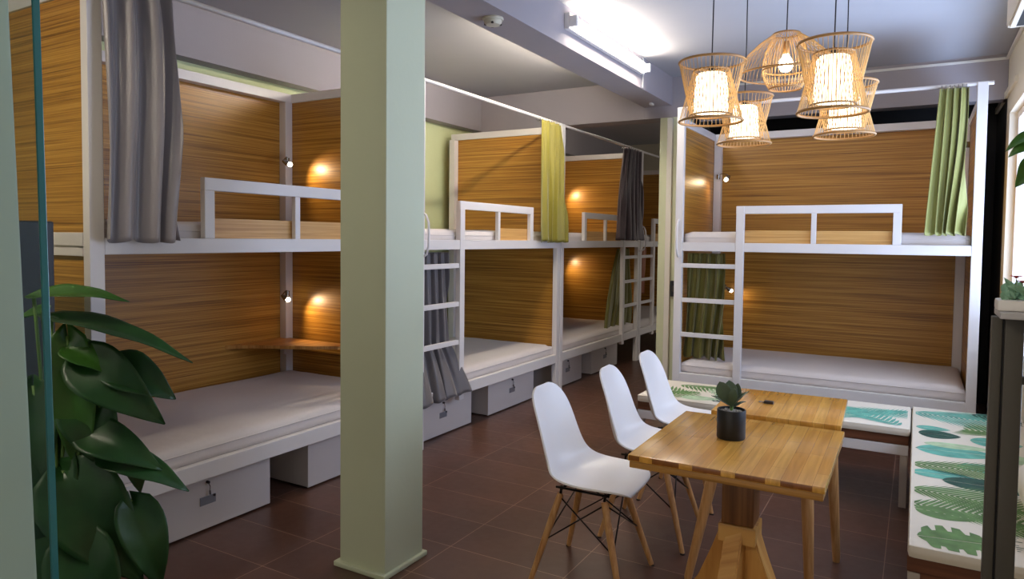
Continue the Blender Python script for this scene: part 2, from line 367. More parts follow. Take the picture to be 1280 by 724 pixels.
# ------------------------------------------------------------------ bunk beds
RZ0, RZ1 = 1.318, 1.385          # upper rail
def bunk(label, loc, rz, L, W, ladder, back, near_end=True, far_end=True, rear_rail=True, far_wood=True, board='full', topz=None, rod=(0, 0), group='white steel bunk beds with wood panels'):
    """local x = length, y = depth (0 at aisle), z up"""
    t = thing('bunk_bed', label, 'bunk bed', loc, rz, group)
    p = .058
    H = 2.43
    for x in (0, L-p):
        obj('post', B(x, x+p, 0, .045, 0, H), white_metal, t)
        xi = .040 if x == 0 else L-.102
        obj('post', B(xi, xi+.062, W-.108, W-.046, 0, H-.09 if topz is None else topz), white_metal, t)
    bm = nb(); box(bm, p, L-p, .002, .036, RZ0, RZ1); box(bm, p, L-p, W-.045, W-.012, RZ0, RZ1)
    for x in (.012, L-p+.012): box(bm, x, x+.034, .045, W-.065, RZ0, RZ1)
    obj('upper_rail', bm, white_metal, t)
    bm = nb(); box(bm, p, L-p, .002, .036, .285, .362); box(bm, p, L-p, W-.045, W-.012, .285, .362)
    for x in (.012, L-p+.012): box(bm, x, x+.034, .045, W-.065, .285, .362)
    obj('lower_rail', bm, white_metal, t)
    obj('bed_board', B(p, L-p, .037, W-.05, 1.33, 1.352, bev=.001), white_metal, t)
    obj('bed_board', B(p, L-p, .037, W-.05, .335, .36, bev=.001), white_metal, t)
    tz = (H-.09) if topz is None else topz
    bm = nb()
    if back: box(bm, .04, L-.04, W-.108, W-.012, tz, tz+.06)
    if back:
        for x in (.008, L-p+.008): box(bm, x, x+.042, .045, W-.108, tz, tz+.06)
        obj('top_rail', bm, white_metal, t)
    else:
        bm.free()
        for x in (.008, L-p+.008): obj('top_rail', B(x, x+.042, .045, W-.03, tz, tz+.06), white_metal, t)
    bm = nb(); tube(bm, [(-rod[0], .02, H-.008), (L+rod[1], .02, H-.008)], .0125, 10); soft(obj('curtain_rod', bm, white_metal, t))
    # guard rail: frame on top of the rail
    m = (lambda x: x) if ladder == 'left' else (lambda x: L-x)
    g0, g1 = .462, 1.55
    def bx(bm, a, b, *r):
        a, b = sorted((m(a), m(b))); box(bm, a, b, *r)
    bm = nb()
    bx(bm, g0, g1, .002, .034, 1.602, 1.66); bx(bm, g1-.052, g1, .002, .034, RZ1, 1.602)
    bx(bm, .985, 1.018, .004, .032, RZ1, 1.602)
    if ladder == 'hidden': bx(bm, g0, g0+.05, .002, .034, RZ1, 1.602)
    obj('guard_rail', bm, white_metal, t)
    bm = nb()
    if board == 'full': bx(bm, g0+.055, g1-.055, .037, .052, RZ1-.03, 1.478, .002)
    else: bx(bm, 1.02, g1-.03, .037, .052, RZ1-.03, 1.478, .002)
    obj('guard_board', bm, wood_light, t)
    # ladder
    lad = bpy.data.objects.new('ladder', None); COL.objects.link(lad); lad.parent = t; lad.empty_display_size = .1
    bm = nb(); bx(bm, .465, .522, -.003, .036, .25, 1.66); obj('stile', bm, white_metal, lad)
    for z in (.648, .918, 1.188):
        bm = nb(); bx(bm, p, .465, .006, .030, z, z+.034); obj('rung', bm, white_metal, lad)
    bm = nb()
    hx = m(.03)
    pts = [(hx, .0, 1.27), (hx, -.035, 1.29), (hx, -.052, 1.34), (hx, -.055, 1.42), (hx, -.050, 1.50), (hx, -.03, 1.545), (hx, .0, 1.56)]
    pts = [(q[0]+(.0 if ladder == 'left' else 0), q[1], q[2]) for q in pts]
    tube(bm, pts, .008, 8); soft(obj('grab_handle', bm, white_metal, lad))
    # wood panels
    if near_end:
        bm = nb(); box(bm, .02, .038, .045, W-.03, RZ1, tz, 0); box(bm, .02, .038, .045, W-.03, .362, RZ0, 0); obj('end_panel', bm, wood_panel, t)
    if far_end:
        bm = nb(); box(bm, L-.038, L-.020, .045, W-.03, RZ1, tz, 0); box(bm, L-.038, L-.020, .045, W-.03, .362, RZ0, 0); obj('end_panel', bm, wood_panel, t)
    if back:
        bm = nb(); box(bm, .04, L-.04, W-.044, W-.026, RZ1, tz, 0); box(bm, .04, L-.04, W-.044, W-.026, .362, RZ0, 0); obj('back_panel', bm, wood_panel, t)
    return t

def mattress(label, loc, rz, x0, x1, y0, y1, z0, z1, seed):
    t = thing('mattress', label, 'mattress', loc, rz, 'white sheeted mattresses on the bunks')
    bm = nb()
    nx, ny = 40, 24
    zt = {}
    rnd = random.Random(seed)
    def hgt(x, y):
        e = min(x-x0, x1-x, y-y0, y1-y)
        h = z1-.0015
        if e < .035: h -= .018*(1-e/.035)**2
        h += .005*noise.noise(Vector((x*3.1+seed*7, y*2.3, seed)))+.003*noise.noise(Vector((x*2+y*9, seed*3, y*3)))
        return h
    grid = [[bm.verts.new((x0+(x1-x0)*i/nx, y0+(y1-y0)*j/ny, hgt(x0+(x1-x0)*i/nx, y0+(y1-y0)*j/ny))) for j in range(ny+1)] for i in range(nx+1)]
    for i in range(nx):
        for j in range(ny): bm.faces.new((grid[i][j], grid[i+1][j], grid[i+1][j+1], grid[i][j+1]))
    edge = [grid[i][0] for i in range(nx+1)]+[grid[nx][j] for j in range(1, ny+1)]+[grid[i][ny] for i in range(nx-1, -1, -1)]+[grid[0][j] for j in range(ny-1, 0, -1)]
    prev = edge
    for k, (dz, off) in enumerate(((.35, .004), (.7, .004), (1, 0))):
        cur = []
        for v in edge:
            c = Vector(((x0+x1)/2, (y0+y1)/2, 0)); d = Vector((1 if v.co.x > x1-1e-4 else -1 if v.co.x < x0+1e-4 else 0, 1 if v.co.y > y1-1e-4 else -1 if v.co.y < y0+1e-4 else 0, 0))
            cur.append(bm.verts.new((v.co.x+d.x*off, v.co.y+d.y*off, v.co.z+(z0-v.co.z)*dz)))
        n = len(edge)
        for i in range(n): bm.faces.new((prev[i], prev[(i+1) % n], cur[(i+1) % n], cur[i]))
        prev = cur
    bm.faces.new(prev)
    obj('fitted_sheet', bm, sheet, t, True)
    bm = nb()
    n = 90
    tube(bm, [(x0-.0+(x1-x0)*i/n, y0-.004, (z0+(z1-z0)*.60)) for i in range(n+1)], .003, 5); obj('piping', bm, sheet, t, True)
    return t

D = -2.78
ROW = math.radians(90)
beds = {}
specs = [('A', 1.530, 2.06, 'right', True, 'nearest white bunk bed with grey satin curtain, left of the front pillar'),
         ('B', 3.605, 2.06, 'left', False, 'white bunk bed with lime curtain, just right of the front pillar'),
         ('C', 5.680, 2.06, 'right', True, 'white bunk bed with dark purple curtain, third along the aisle'),
         ('E', 7.755, 2.06, 'left', True, 'farthest bunk bed at the aisle end beside the far pillar')]
W = 1.2
for k, y, L, lad, back, lab in specs:
    beds[k] = bunk(lab, (D, y, 0), ROW, L, W, lad, back, near_end=(k == 'A'), rod=(.03 if k == 'A' else 0, 0), board='half' if k == 'B' else 'full')
    nm = {'A': 'nearest bunk on the left', 'B': 'bunk with the lime curtain', 'C': 'bunk with the purple curtain', 'E': 'farthest bunk in the row'}[k]
    mattress('white lower mattress of the '+nm, (D, y, 0), ROW, .062, L-.062, .040, W-.112, .362, .452, ord(k))
    mattress('white upper mattress of the '+nm, (D, y, 0), ROW, .062, L-.062, .056, W-.112, 1.354, 1.462, ord(k)+3)
LB, WB = 2.005, 1.10
beds['F'] = bunk('white bunk bed across the far end of the room behind the table', (-1.65, 5.387, 0), 0, LB, WB, 'left', True, near_end=True, topz=2.29, rod=(0, .03))
mattress('white lower mattress of the bunk behind the table', (-1.65, 5.387, 0), 0, .062, LB-.062, .040, WB-.112, .362, .455, 11)
mattress('white upper mattress of the bunk behind the table', (-1.65, 5.387, 0), 0, .062, LB-.062, .056, WB-.112, 1.354, 1.470, 12)

# corner shelf inside the nearest bunk (part of it)
t = beds['A']
bm = nb()
pr = [(1.995, .50), (1.995, 1.155), (1.50, 1.155), (1.62, 1.02), (1.80, .66), (1.90, .53)]
vs = [bm.verts.new((x, y, .672)) for x, y in pr]; f = bm.faces.new(vs)
r = bmesh.ops.extrude_face_region(bm, geom=[f]); bmesh.ops.translate(bm, vec=(0, 0, -.022), verts=[v for v in r['geom'] if isinstance(v, bmesh.types.BMVert)])
obj('corner_shelf', bm, wood_shelf, t)
obj('shelf_bracket', B(1.94, 1.99, 1.09, 1.13, .56, .65), white_metal, t)
# bolts on the near end of the first bunk
for z in (1.335, 1.368):
    bm = nb(); tube(bm, [(.006, .075, z), (.013, .075, z)], .007, 8); soft(obj('bolt', bm, lock_dark, t))
# outer end rail is a double tube
bm = nb(); box(bm, -.004, .012, .045, W-.065, 1.312, 1.345); box(bm, -.004, .012, .045, W-.065, 1.352, 1.405); obj('end_rail', bm, white_metal, t)

# ------------------------------------------------------------------ curtains
def curtain(label, loc, rz, top, bot, zt, zb, m, y=.02, waves=6, amp=.03, amp_b=None, knot=0, seed=1, group=None, sway=0, ybot=None, rings=True, flare=0.):
    """cloth from x range top to x range bot (local x along the rod)"""
    t = thing('curtain', label, 'curtain', loc, rz, group)
    bm = nb(); nx, nz = 96, 44
    amp_b = amp if amp_b is None else amp_b
    rnd = random.Random(seed); ph = [rnd.uniform(0, 6.28) for _ in range(4)]
    ybot = y if ybot is None else ybot
    rows = []
    for j in range(nz+1):
        v = j/nz; ve = v**.8 if not flare else max(0, (v-flare)/(1-flare))**.9
        row = []
        for i in range(nx+1):
            u = i/nx
            uu = u+.045*math.sin(u*9+ph[0]+v*2.2)*v+.02*math.sin(u*23+ph[3]+v*3)*v
            a, b = top[0]+(top[1]-top[0])*uu, bot[0]+(bot[1]-bot[0])*uu
            x = a+(b-a)*ve
            if knot: x += knot*math.sin(v*PI)*((u-.5))*-1
            am = amp+(amp_b-amp)*v
            w_ = waves*(1+.12*math.sin(v*3+ph[1]))
            yy = y+(ybot-y)*(v if not flare else ve)+am*(math.sin(u*w_*2*PI+ph[1]+.9*math.sin(v*3+ph[2]))*(.75+.25*math.sin(u*5+ph[2]))+.35*math.sin(u*w_*4.3*PI+ph[3]+v*2)*(1-.5*v))
            yy += sway*math.sin(v*PI*.9)
            x += am*.35*math.sin(u*w_*2*PI+ph[0]+v)
            z = zt+(zb-zt)*v + (.008*math.sin(u*waves*2*PI+ph[0])*v)
            row.append(bm.verts.new((x, yy, z)))
        rows.append(row)
    for j in range(nz):
        for i in range(nx): bm.faces.new((rows[j][i], rows[j][i+1], rows[j+1][i+1], rows[j+1][i]))
    obj('cloth', bm, m, t, True, mods=(('SOLIDIFY', dict(thickness=.0022, offset=0)),))
    if rings:
        bm = nb(); n = 7
        for k in range(n):
            x = top[0]+(top[1]-top[0])*(k+.5)/n
            tube(bm, [(x, .02+.019*math.cos(a*2*PI/14), zt+.014+.019*math.sin(a*2*PI/14)-.004) for a in range(14)], .0022, 5, closed=True)
        obj('hanging_rings', bm, chrome, t, True)
    return t
RODZ = 2.40
G = None
curtain('shiny grey satin curtain tied open on the nearest upper bunk', (D, 1.53, 0), ROW, (.025, .325), (.025, .365), RODZ, 1.372, grey_satin, y=-.030, ybot=-.055, waves=3.3, amp=.028, amp_b=.034, seed=21, sway=-.012)
curtain('lime green curtain gathered open on the upper bunk right of the pillar', (D, 3.605, 0), ROW, (1.62, 1.99), (1.60, 2.09), RODZ, 1.375, green_satin, y=-.02, ybot=-.045, waves=4.5, amp=.022, amp_b=.03, seed=5)
curtain('dark purple curtain gathered on the third upper bunk', (D, 5.68, 0), ROW, (1.50, 1.98), (1.24, 2.06), RODZ, 1.40, purple_satin, y=-.02, ybot=-.05, waves=5, amp=.022, amp_b=.04, seed=8)
curtain('grey curtain bunched behind the ladder of the lower bunk beside the pillar', (D, 3.605, 0), ROW, (.05, .43), (-.03, .53), 1.30, .30, grey_satin_shaded, y=.075, ybot=-.035, waves=4, amp=.02, amp_b=.028, seed=9, rings=False, flare=.64)
curtain('olive curtain behind the ladder of the third lower bunk', (D, 5.68, 0), ROW, (1.64, 1.95), (1.30, 1.98), 1.30, .44, olive_satin, y=.095, waves=5, amp=.018, amp_b=.035, seed=10, rings=False)
curtain('sage green curtain gathered at the right end of the upper bunk behind the table', (-1.65, 5.387, 0), 0, (1.74, 1.90), (1.70, 1.895), RODZ, 1.455, sage_satin, y=-.025, ybot=-.045, waves=4.5, amp=.02, amp_b=.03, seed=12)
curtain('olive green curtain behind the ladder of the lower bunk behind the table', (-1.65, 5.387, 0), 0, (.07, .36), (.03, .37), 1.30, .47, olive_satin, y=.12, ybot=.16, waves=4.5, amp=.022, amp_b=.04, seed=14, rings=False)
curtain('peach cloth hanging by the ladder of the farthest bunk', (D, 7.755, 0), ROW, (.27, .46), (.27, .44), 1.30, .75, peach_cloth, y=.095, waves=3, amp=.012, seed=15, rings=False)
curtain('black curtain behind the ladder of the farthest lower bunk', (D, 7.755, 0), ROW, (.07, .25), (.07, .25), 1.30, .44, cabinet_dark, y=.1, waves=3, amp=.018, seed=16, rings=False)

# ------------------------------------------------------------------ storage boxes under the row
def storage(label, y0, y1, group='white storage boxes under the bunks'):
    t = thing('storage_box', label, 'storage box', (-2.88, (y0+y1)/2, 0), 0, group)
    h = (y1-y0)/2; H = .25
    obj('body', B(-.62, -.012, -h+.004, h-.004, .008, H-.018, bev=.003), box_paint, t)
    obj('front_panel', B(-.012, 0, -h, h, .008, H-.002, bev=.003), box_paint, t)
    obj('lid', B(-.62, -.012, -h, h, H-.018, H, bev=.003), box_paint, t)
    bm = nb(); box(bm, 0, .004, -.045, .04, .125, .165, .001); o = obj('label_holder', bm, label_metal, t)
    bm = nb(); tube(bm, [(.002, .03, .160), (.009, .03, .160)], .006, 8); soft(obj('key_lock', bm, lock_dark, o))
    bm = nb(); tube(bm, [(0, -.005, .232), (.014, -.005, .232)], .007, 10)
    l = soft(obj('latch', bm, lock_dark, t))
    bm = nb(); tube(bm, [(.012, -.005, .228), (.013, .002, .21), (.012, .0, .185)], .0022, 5); tube(bm, [(.012+.001, .0, .19), (.012, .003, .172)], .005, 6); soft(obj('key', bm, chrome, l))
    for s in (-1, 1):
        for x in (-.56, -.06):
            bm = nb(); lathe(bm, [(0, 0), (.012, 0), (.012, .009), (0, .009)], 12, c=(x, s*(h-.06), 0)); obj('caster', bm, lock_dark, t)
    return t
storage('large white storage box with a key, under the nearest bunk', 1.75, 2.485)
storage('white storage box under the nearest bunk, next to the front pillar', 2.747, 3.47)
storage('white storage box below the hanging grey curtain, right of the pillar', 3.66, 4.383)
storage('white storage box behind the nearest chair, under the lime curtain bunk', 4.622, 5.37)
storage('white storage box under the third bunk, just past its first post', 5.74, 6.385)
storage('dim white storage box deep under the third bunk, behind the chairs', 6.63, 7.34)

# ------------------------------------------------------------------ reading lamps
def reading_lamp(label, base, head, aim, e=2.0, tint=(1, .72, .42)):
    t = thing('reading_lamp', label, 'reading lamp', base, 0, 'small gooseneck reading lamps')
    b = Vector(base); h = Vector(head)-b; a = (Vector(aim)-Vector(head)).normalized()
    bm = nb(); lathe(bm, [(0, -.02), (.016, -.02), (.016, .02), (0, .02)], 16); soft(obj('mount', bm, chrome, t))
    bm = nb(); k = h.lerp(Vector((0, 0, 0)), .5)+Vector((0, 0, .05)); pts = [(1-s)**2*Vector((0, 0, .015))+2*s*(1-s)*k+s*s*(h-a*.03) for s in [i/8 for i in range(9)]]
    tube(bm, pts, .004, 6); soft(obj('arm', bm, chrome, t))
    bm = nb(); tube(bm, [h-a*.035, h-a*.02, h, h+a*.012], [.008, .014, .02, .021], 14, caps=True); hd = soft(obj('lamp_head', bm, chrome, t))
    bm = nb(); lathe(bm, [(0, -.017), (.012, -.012), (.017, 0), (.012, .012), (0, .017)], 14)
    bl = obj('bulb', bm, read_glow, hd, True); bl.location = h+a*.022
    ld = bpy.data.lights.new('reading_light', 'SPOT'); ld.energy = e; ld.color = tint; ld.spot_size = math.radians(120); ld.spot_blend = .9; ld.shadow_soft_size = .015
    lo = bpy.data.objects.new('reading_light', ld); COL.objects.link(lo); lo.parent = t; lo.location = h+a*.05
    lo.rotation_euler = a.to_track_quat('-Z', 'Y').to_euler()
    return t
# at(post corners of the bunks)
reading_lamp('lit reading lamp on the corner post inside the nearest upper bunk', (-3.87, 3.50, 1.93), (-3.76, 3.40, 1.90), (-3.45, 3.60, 1.72), 4)
reading_lamp('lit reading lamp above the corner shelf inside the nearest lower bunk', (-3.87, 3.50, .99), (-3.79, 3.41, .97), (-3.45, 3.58, .72), 4.5)
reading_lamp('lit reading lamp on the wood panel of the third upper bunk', (-3.80, 7.60, 1.98), (-3.69, 7.50, 1.96), (-3.5, 7.72, 1.82), 4.5)
reading_lamp('lit reading lamp in the third lower bunk behind the purple curtain bunk rail', (-3.80, 7.60, 1.16), (-3.70, 7.50, 1.15), (-3.45, 7.72, .95), 4)
reading_lamp('small white reading lamp on the left corner post of the far upper bunk', (-1.565, 6.37, 1.97), (-1.47, 6.30, 1.95), (-1.60, 6.1, 1.75), 1.6)
reading_lamp('lit reading lamp beside the olive curtain in the far lower bunk', (-1.50, 6.40, .98), (-1.44, 6.33, .97), (-1.2, 6.45, .8), .8)
reading_lamp('tiny lit reading lamp at the right end of the far upper bunk', (.27, 5.78, 2.08), (.235, 5.74, 2.05), (.1, 5.9, 1.9), .5)

# ------------------------------------------------------------------ tables
TZ = .72
def tabletop(t, x0, x1, y0, y1, th=.032):
    soft(obj('tabletop', B(x0, x1, y0, y1, TZ-.021, TZ, bev=.004), table_top_mat, t))
    soft(obj('under_board', B(x0+.004, x1-.004, y0+.004, y1-.004, TZ-.043, TZ-.0215, bev=.003), wood_edge, t))
t = thing('dining_table', 'nearer square wooden table on a column pedestal, holding the potted plant', 'table', (-.49, 2.40, 0), math.radians(.5))
tabletop(t, -.29, .285, -.31, .355)
bm = nb(); box(bm, -.052, .052, -.052, .052, .46, TZ-.05, .004); box(bm, -.15, .15, -.15, .15, TZ-.056, TZ-.043, .003); soft(obj('pedestal', bm, wood_ped, t))
obj('collar', B(-.06, .06, -.06, .06, .40, .46, bev=.004), wood_shelf, t)
for a in (-100, -12, 80, 168):
    bm = nb(); a = math.radians(a); d = Vector((math.cos(a), math.sin(a), 0)); s = Vector((-math.sin(a), math.cos(a), 0))
    prof = [(.03, .40, .0), (.035, .30, .035), (.07, .20, .04), (.14, .10, .04), (.25, .05, .035), (.34, .035, .03)]
    inner = []
    vs = []
    for i, (rr, zz, th) in enumerate([(.050, .46, 0), (.085, .36, 0), (.135, .24, 0), (.21, .13, 0), (.29, .065, 0), (.35, .04, 0)]):
        ri, zi = [(.0, .40), (.01, .27), (.05, .15), (.14, .06), (.25, .0), (.35, .0)][i]
        q = []
        for (r2, z2) in ((rr, zz), (ri, zi)):
            for k in (-1, 1): q.append(bm.verts.new(d*r2+s*k*.03+Vector((0, 0, z2))))
        vs.append(q)
    for A, Bq in zip(vs[:-1], vs[1:]):
        for (i, j) in ((0, 1), (1, 3), (3, 2), (2, 0)): bm.faces.new((A[i], A[j], Bq[j], Bq[i]))
    bm.faces.new([vs[0][i] for i in (0, 1, 3, 2)]); bm.faces.new([vs[-1][i] for i in (0, 1, 3, 2)])
    bmesh.ops.bevel(bm, geom=bm.edges[:], offset=.004, segments=2, affect='EDGES')
    soft(obj('foot', bm, wood_shelf, t))
t = thing('dining_table', 'farther square wooden table on four splayed legs, lighter and pushed against the first', 'table', (-.46, 3.09, 0), math.radians(2))
tabletop(t, -.25, .225, -.262, .235)
for (tx, ty), (fx, fy) in (((-.20, -.20), (-.325, -.27)), ((.10, -.20), (.135, -.27)), ((-.20, .17), (-.26, .23)), ((.16, .17), (.2, .23))):
    bm = nb(); tube(bm, [(tx, ty, TZ-.044), (fx, fy, .02), (fx, fy, 0)], [.028, .016, .014], 14); soft(obj('leg', bm, wood_leg, t))
bm = nb(); box(bm, -.18, .14, -.15, -.13, TZ-.09, TZ-.043, .002); box(bm, -.18, .14, .12, .14, TZ-.09, TZ-.043, .002); obj('apron', bm, wood_leg, t)
t = thing('key_fob', 'small dark key fob lying on the farther table', 'key', (-.52, 3.06, TZ))
bm = nb(); box(bm, -.02, .018, -.012, .012, 0, .012, .004); soft(obj('fob', bm, lock_dark, t))
bm = nb(); tube(bm, [(-.02+.012*math.cos(a*PI/6)-.01, .008*math.sin(a*PI/6), .004) for a in range(12)], .0015, 5, closed=True); obj('ring', bm, chrome, t, True)

# ------------------------------------------------------------------ plants
def leaf_mesh(bm, P0, P1, width, nrm, bend=.1, fold=.25, shape='heart', mi=0, n=12, m=6, thick=0):
    P0, P1 = Vector(P0), Vector(P1); d = P1-P0; L = d.length; d.normalize()
    nn = Vector(nrm); nn = (nn-d*nn.dot(d)).normalized(); s = d.cross(nn).normalized()
    rows = []
    for i in range(n+1):
        u = i/n
        if shape == 'heart': w = (math.sin(PI*min(1, u*1.0)**.62))**.8*(1-.25*u)
        elif shape == 'spoon': w = math.sin(PI*u**1.5)**.75
        else: w = math.sin(PI*u**.8)
        w = max(w, .02)*width/2
        c = P0+d*(L*u)+nn*(bend*L*math.sin(PI*u)-bend*.8*L*u*u)
        row = []
        for j in range(-m, m+1):
            v = j/m
            back = -.10*L*(abs(v)**2)*(1-u)**3 if shape == 'heart' else 0
            rip = .018*width*math.sin(u*16+abs(v)*3)*abs(v)
            row.append(bm.verts.new(c+s*(v*w)+nn*(fold*w*(abs(v)**1.3)+rip)+d*back))
        rows.append(row)
    for i in range(n):
        for j in range(2*m): bm.faces.new((rows[i][j], rows[i][j+1], rows[i+1][j+1], rows[i+1][j])).material_index = mi

def add_leaf(t, P0, P1, width, nrm, m, base=None, bend=.08, fold=.25, shape='heart', stem_r=.005, stemmat=None):
    bm = nb(); leaf_mesh(bm, P0, P1, width, nrm, bend, fold, shape)
    o = obj('leaf', bm, m, t, True, mods=(('SOLIDIFY', dict(thickness=.0012)),))
    if base is not None:
        bm = nb(); b = Vector(base); p = Vector(P0); k = b.lerp(p, .5)+Vector((0, 0, .35*(p-b).length*.5))
        pts = [(1-s)**2*b+2*s*(1-s)*k+s*s*p for s in [i/10 for i in range(11)]]
        tube(bm, pts, stem_r, 6); obj('stem', bm, stemmat or stem_green, o, True)
    return o

# big dark philodendron by the glass panel
t = thing('potted_philodendron', 'large dark green leafy plant beside the glass panel at left', 'plant', (-1.90, .98, 0))
O = Vector((-1.90, .98, 0))
bm = nb(); lathe(bm, [(0, 0), (.12, 0), (.13, .01), (.165, .30), (.175, .31), (.172, .325), (.155, .325), (.15, .29), (0, .29)], 40); soft(obj('pot', bm, pot_black, t))
bm = nb(); lathe(bm, [(0, .301), (.149, .292)], 30); obj('soil', bm, soil, t)
cam = Vector((0, 0, 1.4))
LV = [  # base point, tip point, width, facing tweak, material
 ((-2.022, .966, 1.232), (-1.801, 1.088, 1.233), .075, (.3, -.3, .9), leaf_mid, .06),
 ((-1.975, .985, 1.175), (-1.640, 1.165, 1.078), .10, (.15, -.2, 1), leaf_dark, .05),
 ((-1.915, 1.02, 1.075), (-1.705, 1.12, .905), .155, (.6, -.7, .45), leaf_dark, .10),
 ((-1.86, 1.07, 1.05), (-1.71, 1.16, .965), .13, (.5, -.5, .6), leaf_dark, .08),
 ((-1.935, 1.005, 1.13), (-1.887, 1.014, .735), .125, (.75, -.6, .25), leaf_mid, .04),
 ((-1.895, 1.018, .875), (-1.698, 1.11, .79), .115, (.55, -.5, .6), leaf_dark, .10),
 ((-1.845, 1.043, .81), (-1.645, 1.152, .735), .10, (.4, -.4, .8), leaf_dark, .10),
 ((-1.92, .98, .78), (-1.742, 1.08, .48), .22, (.7, -.6, .35), leaf_dark, .10),
 ((-1.775, 1.075, .70), (-1.70, 1.11, .46), .125, (.8, -.4, .35), leaf_dark, .12),
 ((-1.97, .965, .86), (-1.95, .965, .50), .17, (.75, -.65, .2), leaf_dark, .08),
 ((-1.86, .97, .62), (-1.73, 1.0, .38), .18, (.75, -.6, .3), leaf_dark, .10),
 ((-2.0, .95, 1.0), (-1.97, .93, .70), .15, (.75, -.65, .2), leaf_dark, .06),
 ((-1.93, 1.03, .98), (-1.83, 1.06, .76), .15, (.7, -.6, .3), leaf_dark, .10),
 ((-1.98, 1.0, .66), (-1.86, .93, .40), .20, (.75, -.65, .2), leaf_dark, .10),
 ((-2.05, 1.0, 1.18), (-2.25, .95, 1.10), .12, (0, -.3, 1), leaf_mid, .08),
 ((-2.03, 1.02, .95), (-2.25, 1.03, .80), .14, (0, -.5, 1), leaf_dark, .08),
 ((-1.95, 1.08, .80), (-2.05, 1.28, .62), .16, (0, .3, 1), leaf_dark, .08),
 ((-1.93, 1.0, 1.10), (-1.83, 1.05, 1.04), .09, (.4, -.4, .8), leaf_mid, .08)]
for a, b, w, n, m, bd in LV:
    add_leaf(t, Vector(a)-O, Vector(b)-O, w, n, m, base=(random.uniform(-.03, .03), random.uniform(-.03, .03), .29), bend=bd)

# small succulent-like plant on the table
t = thing('potted_plant', 'small leafy plant in a black cylinder pot on the table', 'plant', (-.54, 2.455, TZ))
bm = nb(); lathe(bm, [(0, 0), (.046, 0), (.048, .004), (.048, .098), (.047, .1), (.043, .1), (.043, .09), (0, .09)], 36); soft(obj('pot', bm, pot_black, t))
bm = nb(); lathe(bm, [(0, .095), (.0425, .091)], 24)
for k in range(26):
    a = random.uniform(0, 6.28); r = random.uniform(0, .036); s = .004
    lathe(bm, [(0, -s), (s, 0), (0, s)], 6, c=(r*math.cos(a), r*math.sin(a), .095))
obj('pebbles', bm, pebble, t)
bm = nb(); tube(bm, [(0, 0, .09), (0, 0, .125)], .006, 8); obj('stem', bm, stem_green, t)
for a, b, w, n, sh in [((-.004, 0, .11), (-.040, -.012, .192), .052, (.2, -1, .1), 'spoon'), ((.0, .0, .11), (-.012, .01, .197), .046, (.4, -1, 0), 'spoon'),
                      ((.004, 0, .11), (.052, .02, .168), .022, (-.3, -.5, .8), 'lance'), ((.0, .004, .10), (.040, .03, .128), .016, (-.3, -.5, .8), 'lance'),
                      ((0, -.004, .105), (.012, -.018, .175), .034, (0, -1, .2), 'spoon'), ((-.006, 0, .11), (-.068, -.005, .142), .020, (.2, -.4, .9), 'lance'),
                      ((0, .01, .11), (.01, .05, .18), .035, (0, 1, .3), 'spoon')]:
    add_leaf(t, a, b, w, n, leaf_small, bend=.08, fold=.2, shape=sh)

